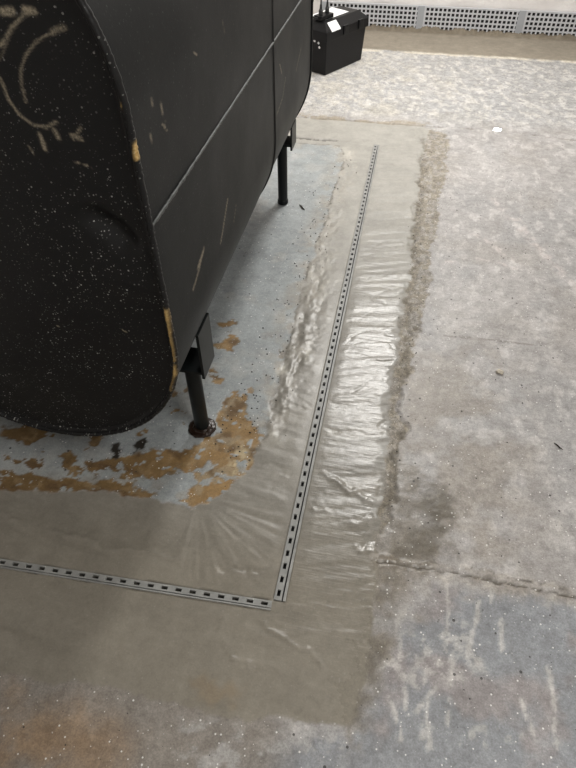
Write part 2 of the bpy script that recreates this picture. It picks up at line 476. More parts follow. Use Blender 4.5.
# edges wander a little
wx = (fbm(X * 14, Y * 14, 1) - .5) * 0.06 + (fbm(X * 55, Y * 55, 2, 3) - .5) * 0.030
wy = (fbm(X * 14, Y * 14, 3) - .5) * 0.06 + (fbm(X * 55, Y * 55, 4, 3) - .5) * 0.030
PX, PY = X + wx, Y + wy
PX2, PY2 = X + wx * 0.45, Y + wy * 0.45


def msk(poly, soft=0.006, px=None, py=None):
    return 1 - sstep(-soft, soft, sdf(PX if px is None else px, PY if py is None else py, poly))


d_cem = sdf(PX2, PY2, CEMENT)
cem = 1 - sstep(-0.004, 0.004, d_cem)
paint = msk(BLUEPAINT, 0.006, PX2, PY2)
rust = np.zeros_like(X)
for p in (RUST1, RUST2, RUST3, RUST4, RUST5, RUST6, RUST7, RUST8, RUST9):
    rust = np.maximum(rust, msk(p, 0.003))
rust *= 1 - sstep(.655, .67, fbm(X * 34, Y * 42, 24, 5))
rust = np.maximum(rust, sstep(.70, .71, fbm(X * 16, Y * 16, 25, 5)) * sstep(1.5, 1.0, Y) * (Y > .7))
sand = msk(SAND, 0.012)
tar = np.maximum(msk(TAR1, 0.003), msk(TAR2, 0.003))
brown = msk(BROWN, 0.006)
damp = msk(DAMP, 0.03, X + wx * 1.6, Y + wy * 1.6)
damp2 = msk(DAMP2, 0.02, X + wx * 1.6, Y + wy * 1.6)
blue = msk(BLUE, 0.02)
stain = msk(STAIN, 0.06)
stain2 = msk(STAIN2, 0.012)
scrape = msk(SCRAPE, 0.02) * sstep(0.4, 0.62, fbm(X * 40, Y * 55, 11))
mort = sstep(-0.006, 0.006, PY2 - 4.225 + 0.02 * (fbm(X * 3, Y * 0, 14) - .5))
crack = dist_line(X + wx * .25, Y + wy * .38, CRACK)
crackb = dist_line(X + wx * .3, Y + wy * .5 - .014 - .010 * (fbm(X * 8, Y * 0, 15) - .5), CRACK[3:])
crack2 = dist_line(X + wx * .2, Y + wy * .3, CRACK2)
crack3 = dist_line(X + wx * .2, Y + wy * .3, CRACK3)
n_lo = fbm(X * 2.2, Y * 2.2, 20, 5)
n_mid = fbm(X * 11, Y * 11, 21, 5)
n_hi = fbm(X * 45, Y * 45, 22, 4)

# white scrapes on the bare slab
ws = np.zeros_like(X)
for s in STRK:
    dd = dist_line(X + wx * .3, Y + wy * .2, s)
    ws = np.maximum(ws, (1 - sstep(0.001, 0.009, dd)) * sstep(.40, .54, fbm(X * 110, Y * 34, 31)))
for bx, by, br in BLOB:
    dd = np.hypot(PX - bx, PY - by)
    ws = np.maximum(ws, 0.8 * (1 - sstep(br * .5, br * 1.1, dd)) * sstep(.48, .56, fbm(X * 75, Y * 50, 32)))
sc = np.zeros_like(X)
for s, w in ((SCUFF1, .020), (SCUFF2, .010), (SCUFF3, .008)):
    dd = dist_line(X + wx * .5, Y + wy * .5, s)
    sc = np.maximum(sc, (1 - sstep(w * .3, w * 1.6, dd)) * sstep(.35, .65, n_hi))
scr = 1 - sstep(0.002, 0.005, dist_line(X, Y + wy * .1, SCR1))


def lerp(a, col, m):
    return a * (1 - m[..., None]) + np.array(col) * m[..., None]


one = np.ones_like(X)
A = np.zeros(X.shape + (3,)) + np.array((0.388, 0.373, 0.365))               # bare slab
A = A * (0.80 + 0.40 * n_lo)[..., None]
A = lerp(A, (0.365, 0.36, 0.36), 0.6 * sstep(.42, .56, fbm(X * 4, Y * 2.5, 40, 6)))    # old grey paint
A = lerp(A, (0.62, 0.60, 0.58), 0.42 * sstep(.55, .66, fbm(X * 34, Y * 20, 41, 6)))      # scraped pale
A = lerp(A, (0.34, 0.315, 0.29), 0.45 * sstep(.54, .70, fbm(X * 5.2, Y * 5.2, 42, 6)))    # brownish
near = sstep(1.9, 1.2, Y) * sstep(0.05, 0.12, X)
A = lerp(A, (0.30, 0.27, 0.235), near * 0.75 * sstep(.34, .62, n_mid) * (1 - sstep(.30, .55, X)))
A = lerp(A, (0.235, 0.25, 0.27), blue * 0.85)
A = lerp(A, (0.30, 0.265, 0.255), blue * .7 * sstep(.5, .66, fbm(X * 9, Y * 9, 43, 4)))
far = sstep(3.1, 3.3, Y)
A = lerp(A, (0.35, 0.352, 0.355), far * .6)
A = lerp(A, (0.62, 0.60, 0.56), far * 0.6 * sstep(.56, .60, fbm(X * 40 + Y * 14, Y * 30, 44, 6)))
A = lerp(A, (0.55, 0.52, 0.46), far * 0.45 * sstep(.3, -.4, X) * sstep(.47, .54, fbm(X * 34, Y * 30, 55, 6)))
A = lerp(A, (0.43, 0.40, 0.33), far * 0.35 * sstep(.5, .7, fbm(X * 6, Y * 6, 45, 5)) * sstep(.5, .0, X))
A = lerp(A, (0.60, 0.58, 0.55), np.clip(ws * .62, 0, 1))
A = lerp(A, (0.62, 0.57, 0.55), sc * .6)
A = lerp(A, (0.16, 0.14, 0.12), scr * .6)
# brown broken edge and damp
A = lerp(A, (0.275, 0.247, 0.20), brown * (0.55 + .4 * sstep(.40, .55, fbm(X * 60, Y * 40, 23, 4))))
A = lerp(A, (0.175, 0.155, 0.125), damp * (0.35 + .6 * sstep(.35, .6, n_mid)))
A = lerp(A, (0.12, 0.105, 0.08), damp2 * .65 * sstep(.3, .55, n_mid))
# strip of bottom-left
A = lerp(A, (0.22, 0.195, 0.165), sstep(.40, .28, Y) * sstep(-.02, -.12, X) * .8)
A = lerp(A, (0.30, 0.20, 0.115), stain * .75 * sstep(.25, .6, n_mid))
A = lerp(A, (0.42, 0.41, 0.40), scrape * .75)
# painted floor beneath the tank
P = np.zeros_like(A) + np.array((0.318, 0.342, 0.348))
P = P * (0.88 + .24 * n_lo)[..., None]
P = lerp(P, (0.42, 0.42, 0.40), .5 * sstep(.55, .7, n_mid))
edge = sstep(-.10, 0.0, sdf(X, Y, BLUEPAINT))
P = lerp(P, (0.33, 0.30, 0.25), edge * .7 * sstep(.42, .62, fbm(X * 22, Y * 22, 46, 4)))
RC = np.zeros_like(A) + np.array((0.25, 0.155, 0.062))
RC = RC * (0.72 + .38 * sstep(-.75, -.35, X))[..., None]
RC = lerp(RC, (0.12, 0.072, 0.032), .85 * sstep(.48, .66, fbm(X * 18, Y * 24, 48, 5)))
RC = lerp(RC, (0.33, 0.27, 0.18), .7 * sstep(.50, .64, fbm(X * 30, Y * 30, 49, 5)) * sstep(-.62, -.35, X))
RC = lerp(RC, (0.36, 0.26, 0.14), .7 * sstep(.5, .7, n_hi) * .6)
RC = lerp(RC, (0.50, 0.41, 0.26), sand * sstep(.38, .55, fbm(X * 40, Y * 40, 47)))
P = lerp(P, (0.08, 0.075, 0.06), .7 * np.clip(1 - np.abs(rust - .5) * 2, 0, 1))
P = P * (1 - rust[..., None]) + RC * rust[..., None]
P = lerp(P, (0.035, 0.03, 0.025), tar)
A = A * (1 - paint[..., None]) + P * paint[..., None]
# fresh cement
Cc = np.zeros_like(A) + np.array((0.255, 0.241, 0.211))
Cc = Cc * (0.82 + .36 * fbm(X * 3, Y * 3, 50, 5))[..., None]
strk = fbm(X * 5, Y * 60 - X * 12, 51, 3)
rightleg = sstep(.62, .8, Y) * sstep(-.13, -.10, X)
Cc = lerp(Cc, (0.33, 0.32, 0.295), rightleg * .7 * sstep(.45, .7, strk))
farl = sstep(1.3, 2.4, Y)
Cc = lerp(Cc, (0.40, 0.388, 0.355), farl * .75)
Cc = lerp(Cc, (0.245, 0.222, 0.18), .8 * sstep(.85, .55, Y))
Cc = lerp(Cc, (0.27, 0.205, 0.13), stain2 * .5)
A = A * (1 - cem[..., None]) + Cc * cem[..., None]
# lumpy inner edge of the long leg
lump_b = sstep(.055, .0, np.abs(X + .250 + .012 * np.sin(Y * 7) + wx)) * sstep(.9, 1.1, Y) * sstep(2.85, 2.75, Y)
A = lerp(A, (0.40, 0.375, 0.33), lump_b * .6 * sstep(.45, .6, fbm(X * 30, Y * 18, 52)))
A = lerp(A, (0.56, 0.54, 0.48), lump_b * .7 * sstep(.58, .7, fbm(X * 26, Y * 9, 53)))
A = lerp(A, (0.13, 0.115, 0.09), .75 * np.exp(-(d_cem / .0045) ** 2) * (X < 0) * sstep(.42, .56, fbm(X * 45, Y * 30, 54)) * sstep(.85, 1.0, Y))
# wall mortar
Mo = np.zeros_like(A) + np.array((0.265, 0.233, 0.185))
Mo = Mo * (0.9 + .2 * n_lo)[..., None]
Mo = lerp(Mo, (0.13, 0.105, 0.07), sstep(4.585, 4.64, Y + .05 * (n_hi - .5)) * .7)
A = A * (1 - mort[..., None]) + Mo * mort[..., None]
pale = np.exp(-((PY2 - 4.215) / .014) ** 2) * sstep(.3, .55, n_mid)
A = lerp(A, (0.72, 0.66, 0.54), pale * .8)
# cracks
A = lerp(A, (0.30, 0.255, 0.18), .75 * (1 - sstep(.015, .04, np.abs(PY2 - 3.135))) * sstep(.16, .05, X) * sstep(.42, .55, fbm(X * 25, Y * 30, 72)))
A = lerp(A, (0.04, 0.035, 0.03), (1 - sstep(.0008, .0038, crack)) * (.45 + .55 * sstep(.35, .5, n_hi)))
A = lerp(A, (0.20, 0.17, 0.13), (1 - sstep(.006, .028, crack)) * .5 * n_hi * 1.6)
A = lerp(A, (0.14, 0.115, 0.08), (1 - sstep(.002, .011, crack2)) * .75 * sstep(.3, .5, n_mid))
A = lerp(A, (0.06, 0.05, 0.04), (1 - sstep(.003, .011, crack3)) * sstep(.3, .45, n_hi))

A = lerp(A, (0.06, 0.05, 0.04), .7 * (1 - sstep(.0008, .0035, crackb)) * sstep(.42, .55, n_hi))
A = lerp(A, (0.47, 0.44, 0.40), .6 * np.exp(-((crack - .014) / .007) ** 2) * sstep(.45, .58, fbm(X * 50, Y * 60, 71)))
# ---- relief in metres
Z = np.zeros_like(X)
Z += (n_mid - .5) * 0.002 + (n_hi - .5) * 0.0008
Z += (1 - cem) * (1 - paint) * (n_hi - .5) * 0.0012
Z -= rust * paint * 0.0012
# trowel strokes on the long leg run across it
t1 = fbm(X * 2.2 + Y * .4, Y * 16 - X * 4.2 + 1.5 * n_lo, 60, 3)
t2 = fbm(X * 3 + Y * .4, Y * 55 - X * 13 + 3 * n_lo, 61, 2)
t3 = np.abs(fbm(X * 4, Y * 9 - X * 2.5, 66, 3) - .5)
Zr = (t1 - .5) * 0.0060 + (t2 - .5) * 0.0020 + (fbm(X * 70, Y * 90, 69, 3) - .5) * .0010 - 0.0012 * (1 - sstep(0, .02, t3))
# near leg: long lazy strokes along it
t4 = fbm(X * 2.0, Y * 13 + X * 2.0, 62, 3)
t5 = np.abs(fbm(X * 3.2 + Y * 2, Y * 10 + X * 1.5, 67, 4) - .5)
Zl = (t4 - .5) * 0.0040 - 0.0010 * (1 - sstep(0, .012, t5)) + (fbm(X * 7 + Y * 4, Y * 55 + X * 9, 68, 3) - .5) * .0022 + (fbm(X * 70, Y * 70, 69, 3) - .5) * .0010
# fan of strokes in the inner corner
ca_, sa_ = X + 0.40, Y - 0.765
th = np.arctan2(sa_, ca_)
rr = np.hypot(ca_, sa_)
fanm = sstep(.03, .06, rr) * sstep(.30, .20, rr) * sstep(-1.75, -1.3, th) * sstep(.2, -.15, th)
Zf = (fbm(th * 9, rr * 3, 63, 4) - .5) * 0.009 * sstep(0, .12, rr)
onright = sstep(-.145, -.135, X) * sstep(.40, .52, Y)
Zc = Zl * (1 - onright) + Zr * onright
Zc = Zc * (1 - fanm) + Zf * fanm
Zc += lump_b * ((fbm(X * 38, Y * 20, 64, 4) - .45) * 0.014)
# a few dragged ridges beside the corner
for a, b, w, h in (((-.155, .50), (-.02, .42), .006, .004), ((-.27, .50), (-.205, .40), .005, .004), ((-.205, .40), (-.17, .385), .005, .004),
                   ((-.30, .585), (-.17, .60), .004, -.004), ((-.17, .60), (-.15, .64), .004, -.004), ((-.95, .63), (-.62, .60), .007, .004), ((-.62, .60), (-.40, .585), .006, .003),
                   ((-.10, .90), (.05, .845), .010, .005), ((-.10, .79), (.06, .765), .010, .004), ((-.09, .70), (.06, .69), .008, .003)):
    dd = dist_line(X + wx * .8, Y + wy * .8, [a, b])
    Zc += h * .8 * np.exp(-(dd / (w * .75)) ** 2) * sstep(.3, .55, n_mid)
ds = np.minimum(np.where(Y > YS - .02, np.abs(X - XS), 9), np.where(X < XS + .02, np.abs(Y - (YS + (X - XS) * .036)), 9))
calm = 1 - sstep(.012, .05, ds)
Zc = Zc * (1 - calm) - 0.001 * calm
Z = Z * (1 - cem) + Zc * cem
# broken outer edge
gro = np.exp(-((X + wx * 1.1 - 0.088) / .010) ** 2) * sstep(.72, .82, Y) * sstep(3.05, 2.95, Y)
Z -= gro * (0.006 + .012 * (n_hi - .5))
A = lerp(A, (0.15, 0.13, 0.095), gro * .6 * sstep(.40, .52, fbm(X * 60, Y * 30, 70)))
Z += brown * (n_hi - .5) * 0.007
Z -= 0.006 * (1 - sstep(.001, .005, crack)) * (.4 + .6 * sstep(.35, .5, n_hi))
Z += 0.004 * np.exp(-((crack - .012) / .008) ** 2) * (n_hi - .3)
Z -= 0.008 * (1 - sstep(.002, .010, crack2)) * sstep(.3, .5, n_mid)
Z -= 0.012 * (1 - sstep(.003, .010, crack3))
Z += mort * 0.004 + sstep(4.615, 4.66, Y) * (0.010 + .07 * np.clip(fbm(X * 24, Y * 20, 99, 4) - .42, 0, 1))
# groove for the drain
inr = (X - XS > -.0085) & (X - XS < .0125) & (Y > YS + .014) & (Y < 2.855)
dl = Y - (YS + (X - XS) * .036)
inl = (dl < .0085) & (dl > -.0095) & (X < XS - .020)
Z = np.where(inr | inl, -0.035, Z)
A = np.where((inr | inl)[..., None], 0.02, A)

rough = 0.52 - .12 * paint * (1 - rust) + .2 * rust * paint
rough = rough * (1 - cem) + cem * (0.26 + .12 * farl + .09 * (1 - rightleg))
rough += .2 * brown + .15 * mort + .1 * far * (1 - mort)
rough -= .06 * (1 - cem) * (1 - mort) * (1 - brown)
rough -= .12 * damp
grain = np.clip(0.46 + .35 * brown + .2 * far - .15 * paint, .12, 1) * (1 - cem) + .18 * cem
grain = grain * (1 - .65 * mort)
fleck = np.clip(1.0 - .93 * cem - mort, 0, 1)
trowel = cem * (.25 + .75 * onright) * sstep(.01, .03, ds)

idx = np.arange(NX * NY).reshape(NY, NX)
q = np.stack([idx[:-1, :-1], idx[:-1, 1:], idx[1:, 1:], idx[1:, :-1]], -1).reshape(-1, 4)
fc = (cem.ravel()[q].mean(1) > .5)
fm = (mort.ravel()[q].mean(1) > .5) & ~fc
co = np.stack([X, Y, Z], -1).reshape(-1, 3)
Acol = np.clip(A, 0.004, 1).reshape(-1, 3)


def grid_part(name, sel, parent=None, extra=None):
    quads = q[sel]
    used, inv = np.unique(quads, return_inverse=True)
    quads = inv.reshape(-1, 4)
    vv = co[used]
    cl = Acol[used]
    at = {n: a.ravel()[used] for n, a in (('rough', rough), ('grain', grain), ('fleck', fleck), ('trowel', trowel))}
    if extra:
        ev, ef = extra
        base = len(vv)
        vv = np.concatenate([vv, ev])
        quads = np.concatenate([quads, np.array(ef) + base])
        cl = np.concatenate([cl, np.tile((0.34, 0.33, 0.32), (len(ev), 1))])
        for n, d in (('rough', .5), ('grain', .5), ('fleck', 1.), ('trowel', 0.)):
            at[n] = np.concatenate([at[n], np.full(len(ev), d)])
    me = bpy.data.meshes.new(name)
    nf = len(quads)
    me.vertices.add(len(vv))
    me.vertices.foreach_set('co', vv.ravel())
    me.loops.add(nf * 4)
    me.loops.foreach_set('vertex_index', quads.ravel().astype(np.int32))
    me.polygons.add(nf)
    me.polygons.foreach_set('loop_start', np.arange(nf, dtype=np.int32) * 4)
    me.polygons.foreach_set('loop_total', np.full(nf, 4, np.int32))
    me.update(calc_edges=True)
    me.polygons.foreach_set('use_smooth', np.ones(nf, bool))
    cattr(me, 'tone', cl)
    for n, a in at.items():
        fattr(me, n, a)
    me.materials.append(M_FLOOR)
    o = bpy.data.objects.new(name, me)
    COL.objects.link(o)
    if parent:
        o.parent = parent
    return o


gx1, gy0, gy1 = xs[-1], ys[0], ys[-1]
ev = np.array([(RX0, RY0, 0), (RX1, RY0, 0), (RX1, gy0, 0), (RX0, gy0, 0)], float)
floor = grid_part('floor', ~fc & ~fm, None, (ev, [(0, 1, 2, 3)]))
floor['kind'] = 'structure'
floor['label'] = 'worn concrete basement floor with flaking blue grey paint'
o = grid_part('cement_patch', fc, floor)
o['label'] = 'freshly troweled damp grey cement around the slotted drain'
o = grid_part('mortar_band', fm, floor)
o['label'] = 'tan mortar band along the wall base'


def struct(o, label=None):
    o['kind'] = 'structure'
    if label:
        o['label'] = label
    return o


# back wall: rough painted surface with real relief
wxs = np.arange(RX0, RX1 + .01, .02)
wzs = np.concatenate([np.arange(-.05, .6, .012), np.arange(.6, CEIL + .04, .05)])
WX, WZ = np.meshgrid(wxs, wzs)
WY = RY1 - .012 + (fbm(WX * 9, WZ * 9, 80, 4) - .5) * .016 + (fbm(WX * 3, WZ * 5, 81, 3) - .5) * .014
n = len(wxs)
V = np.stack([WX, WY, WZ], -1).reshape(-1, 3)
Fq = [(j * n + i, j * n + i + 1, (j + 1) * n + i + 1, (j + 1) * n + i) for j in range(len(wzs) - 1) for i in range(n - 1)]
struct(mesh_obj('wall_back', V, Fq, M_WALL, smooth=True), 'rough white painted basement wall above the perforated strip')
struct(box_obj('wall_left', RX0 - .1, RX0, RY0, RY1, -.05, CEIL, M_WALL))
struct(box_obj('wall_right', RX1, RX1 + .1, RY0, RY1, -.05, CEIL, M_WALL))
struct(box_obj('wall_front', RX0 - .1, RX1 + .1, RY0 - .1, RY0, -.05, CEIL, M_WALL))
struct(box_obj('ceiling', RX0 - .1, RX1 + .1, RY0 - .1, RY1 + .1, CEIL, CEIL + .1, M_CEIL))

# ================================================================ ceiling tube lights
k = NT('lit_tube')
k.set(Base_Color=(0.9, 0.9, 0.9), Emission_Color=(1.0, 0.95, 0.87), Emission_Strength=6.0)
M_TUBE = k.m
lamp_labels = ['white four tube ceiling light near the wall with the perforated strip',
               'unseen white four tube ceiling light added as fill over the open floor']
for (lx, ly, rz, watts, colr), lab in zip(LAMPS, lamp_labels):
    t = empty('ceiling_light', (lx, ly, CEIL), lab, 'light', 'tube lights on the ceiling', rz)
    bm = bmesh.new()
    add_box(bm, -.62, .62, -.19, .19, -.05, 0)
    bm_obj('housing', bm, M_WHITE, t, bevel=.006)
    for s in (-3.9, -1.3, 1.3, 3.9):
        V, Fc = tube_geo([(-.58, s * .035, -.068), (.58, s * .035, -.068)], .013, 12)
        mesh_obj('tube', V, Fc, M_TUBE, t, True)
        for e in (-1, 1):
            box_obj('tube_socket', e * .595 - .012, e * .595 + .012, s * .035 - .014, s * .035 + .014, -.085, -.049, M_WHITE, t)
    ld = bpy.data.lights.new('tube_glow', 'AREA')
    ld.shape = 'RECTANGLE'
    ld.size = 1.16
    ld.size_y = .32
    ld.energy = watts
    ld.color = colr
    lo = bpy.data.objects.new('tube_glow', ld)
    COL.objects.link(lo)
    lo.parent = t
    lo.location = (0, 0, -.088)

# ================================================================ oil tank
R_, LST, ZB, XC, TY0, TLEN = .343, .4318, .17, -.73, .78, 1.56
ZC0, ZC1 = ZB + R_, ZB + R_ + LST
PER = 2 * math.pi * R_ + 2 * LST


def obround(s, r=R_):
    """point and outward normal of the section at arc fraction s (0 = right side, bottom of the straight)"""
    d = (s % 1.0) * PER
    if d < LST:
        return r, ZC0 + d, 1, 0
    d -= LST
    if d < math.pi * R_:
        a = d / R_
        return r * math.cos(a), ZC1 + r * math.sin(a), math.cos(a), math.sin(a)
    d -= math.pi * R_
    if d < LST:
        return -r, ZC1 - d, -1, 0
    a = math.pi + (d - LST) / R_
    return r * math.cos(a), ZC0 + r * math.sin(a), math.cos(a), math.sin(a)


tank = empty('oil_tank', (XC, TY0 + TLEN / 2, 0), 'large black steel oil tank with rounded ends standing on pipe legs', 'tank')


def to_local(V):
    V = np.array(V, float)
    V[:, 0] -= 0
    V[:, 1] -= TLEN / 2
    return V


# all tank geometry is written with x from the tank axis, y from the front head
def strokes_mask(u, v, strokes, seed):
    m = np.zeros_like(u)
    for pts, w, s in strokes:
        d = dist_line(u + (fbm(u * 70, v * 70, seed) - .5) * .004, v + (fbm(u * 70, v * 70, seed + 1) - .5) * .004, pts)
        m = np.maximum(m, s * (1 - sstep(w * .15, w * .9, d)))
    return m


NS, NL = 840, 240
S = [obround(i / NS) for i in range(NS)]
V = []
for j in range(NL + 1):
    y = TLEN * j / NL
    for (x, z, nx, nz) in S:
        V.append((x, y, z))
V = np.array(V)
nrm = np.array([(p[2], 0, p[3]) for p in S] * (NL + 1))
wob = (fbm(V[:, 1] * 3, V[:, 2] * 3 + V[:, 0], 90, 3) - .5) * .004
V = V + nrm * wob[:, None]
Fc = [(j * NS + i, j * NS + (i + 1) % NS, (j + 1) * NS + (i + 1) % NS, (j + 1) * NS + i) for j in range(NL) for i in range(NS)]
VW = V.copy()
shell = mesh_obj('shell', to_local(V), [f[::-1] for f in Fc], M_SHELL, tank, True)
right = (VW[:, 0] > .1)
fattr(shell.data, 'scuff', strokes_mask(VW[:, 1] + TY0, VW[:, 2], SHELL_STROKES, 91) * right)
fattr(shell.data, 'chip', np.zeros(len(VW)))
fattr(shell.data, 'dust', np.full(len(VW), .5))


# heads: flat dished ends, rings from the rim to the middle line
def make_head(name, y, sign, painted):
    NR = 120 if painted else 24
    V, Fc = [], []
    for j in range(NR + 1):
        f = 1 - j / NR
        for (x, z, nx, nz) in S:
            zc = min(max(z, ZC0), ZC1)
            rr_ = (R_ - .002) * f
            V.append((nx * rr_, y, zc + nz * rr_))
    V = np.array(V)
    rad = np.repeat(1 - np.arange(NR + 1) / NR, NS)
    off = .007 * sstep(1.0, .965, rad) - .010 * sstep(.95, .3, rad)          # recessed behind the lip, then bulging out
    V[:, 1] += sign * off
    u, w = V[:, 0] + XC, V[:, 2]
    if painted:
        d1 = dist_line(u, w, DENT[:3])
        V[:, 1] += .020 * np.exp(-(d1 / .022) ** 2)
        d2 = np.hypot((u - DENT[3][0]) / .05, (w - DENT[3][1]) / .035)
        V[:, 1] -= .006 * np.exp(-d2 ** 2)
        V[:, 1] += (fbm(u * 5, w * 5, 95, 3) - .5) * .004 * sstep(1.0, .93, rad)
    Fc = [(j * NS + i, j * NS + (i + 1) % NS, (j + 1) * NS + (i + 1) % NS, (j + 1) * NS + i) for j in range(NR) for i in range(NS)]
    if sign < 0:
        Fc = [f[::-1] for f in Fc]
    o = mesh_obj(name, to_local(V), Fc, M_HEAD, tank, True)
    m = strokes_mask(u, w, HEAD_STROKES, 92) if painted else np.zeros(len(V))
    fattr(o.data, 'scuff', m)
    fattr(o.data, 'chip', np.zeros(len(V)))
    fattr(o.data, 'dust', np.clip(1.3 - (w - ZB) * .9, .35, 1.2) * (.25 + 1.1 * sstep(.35, .65, fbm(u * 9, w * 9, 96))))
    return o


make_head('front_head', 0, 1, True)
make_head('back_head', TLEN, -1, False)


def rim(name, y, rad, mat, push=0.0, n2=8, chips=False, ns=NS, jit=0.0):
    V, Fc = [], []
    rs = random.Random(5)
    for i in range(ns):
        x, z, nx, nz = obround(i / ns)
        rr_ = rad * (1 + jit * (rs.random() - .5))
        for kk in range(n2):
            a = 2 * math.pi * kk / n2
            d = push + rr_ * math.cos(a)
            V.append((x + nx * d, y + rr_ * math.sin(a) * 1.3, z + nz * d))
    for i in range(ns):
        i2 = (i + 1) % ns
        for kk in range(n2):
            k2 = (kk + 1) % n2
            Fc.append((i * n2 + kk, i * n2 + k2, i2 * n2 + k2, i2 * n2 + kk))
    VV = np.array(V)
    o = mesh_obj(name, to_local(V), Fc, mat, tank, True)
    u, w = VV[:, 0] + XC, VV[:, 2]
    ch = strokes_mask(u, w, RIM_CHIPS, 93) if chips else np.zeros(len(V))
    ch = ch * sstep(.28, .42, fbm(u * 60, w * 60, 94)) * (VV[:, 0] > 0)
    fattr(o.data, 'chip', ch)
    fattr(o.data, 'scuff', np.zeros(len(V)))
    fattr(o.data, 'dust', np.full(len(V), 1.0))
    return o


rim('front_rim', 0, .0055, M_HEAD, 0, chips=True, jit=.25)['label'] = 'thin welded lip with paint chipped to a brassy yellow'
rim('back_rim', TLEN, .006, M_SHELL, 0)
rim('girth_seam', 1.715 - TY0, .0035, M_SEAM, .0005, 6)
# long weld bead on the side
pts, rads = [], []
rs = random.Random(3)
for i in range(261):
    y = .004 + (TLEN - .008) * i / 260
    pts.append((R_ + .0005 + .001 * rs.random(), y, .772 + .0015 * (rs.random() - .5)))
    rads.append(.0022 + .0016 * rs.random())
V, Fc = tube_geo(pts, rads, 7)
mesh_obj('side_weld', to_local(V), Fc, M_WELD, tank, True)['label'] = 'pale weld bead along the side'
for s in (-1, 1):
    for ly in (.985 - TY0, 2.234 - TY0):
        lx = s * (.73 - (.452 if ly < 1 else .477))
        yl = ly - TLEN / 2
        leg = lathe('leg', [(.019, 0), (.020, .003), (.020, .262), (.019, .266)], M_LEG, tank, 28, (lx, yl, .004))
        for p in leg.data.polygons:
            p.use_smooth = len(p.vertices) == 4
        if s > 0 and ly < 1:
            V, Fc = [], []
            rs = random.Random(8)
            prof = [(.036, 0), (.039, .003), (.034, .007), (.027, .009), (.024, .014), (.0205, .015)]
            f = lathe('foot_flange', prof, M_RUSTY, leg, 26, (lx, yl, .001))
            for vv in f.data.vertices:
                vv.co.x += (rs.random() - .5) * .004
                vv.co.y += (rs.random() - .5) * .004
            f['label'] = 'rusty wet flange around the foot of the leg'
        else:
            lathe('foot_cap', [(.021, 0), (.0225, .003), (.0225, .016), (.0205, .018)], M_LEG, leg, 24, (lx, yl, .001))
        # bent bracket: bottom plate plus outer plate up to the shell
        bm = bmesh.new()
        xa, xb = lx - s * .055, lx + s * .045
        add_box(bm, min(xa, xb), max(xa, xb), yl - .042, yl + .042, .264, .271)
        xo = lx + s * .045
        top = ZC0 - math.sqrt(max(R_ ** 2 - (abs(xo) - .002) ** 2, 0))
        add_box(bm, xo - .0035, xo + .0035, yl - .042, yl + .042, .250, top)
        bm_obj('leg_bracket', bm, M_LEG, tank)

# ================================================================ slotted drain strips
PITCH = .033


def strip(name, loc, rz, length, label, side):
    """plate along local +x, open slots, trough beneath"""
    t = empty(name, loc, label, 'drain', 'slotted drain strips set in the cement', rz)
    bm = bmesh.new()
    w, sw, sl = (.0088 if side < 0 else .0078), .0038, .0150
    add_box(bm, 0, length, -w, -sw, -.004, .0020)
    add_box(bm, 0, length, sw, w, -.004, .0020)
    nslot = int(length / PITCH)
    for i in range(nslot + 1):
        x0 = i * PITCH - (PITCH - sl) / 2
        x1 = x0 + PITCH - sl
        x0, x1 = max(x0, 0), min(x1, length)
        if x1 - x0 > .002:
            add_box(bm, x0, x1, -sw, sw, -.004, .0018)
    bm_obj('slotted_plate', bm, M_PLASTIC, t)
    bm = bmesh.new()
    ya, yb = sorted((side * .0122, side * .0180)) if side < 0 else (.0100, .0132)
    add_box(bm, 0, length, ya, yb, -.02, .0022)
    bm_obj('side_flange', bm, M_PLASTIC, t)
    bm = bmesh.new()
    add_box(bm, 0, length, -.0080, .0080, -.030, -.024)
    bm_obj('channel_bottom', bm, M_DARK, t)
    return t


strip('slotted_drain_strip', (XS, YS + .012, 0), math.pi / 2, 2.318, 'long pale slotted plastic drain strip running beside the tank', -1)
a = math.atan(.036) + math.pi
strip('slotted_drain_strip', (XS - .0105, YS - .0005, 0), a, 1.135, 'short pale slotted plastic drain strip crossing in front of the tank', 1)

# ================================================================ perforated membrane along the wall
PW, PH, T = .66, .145, .006


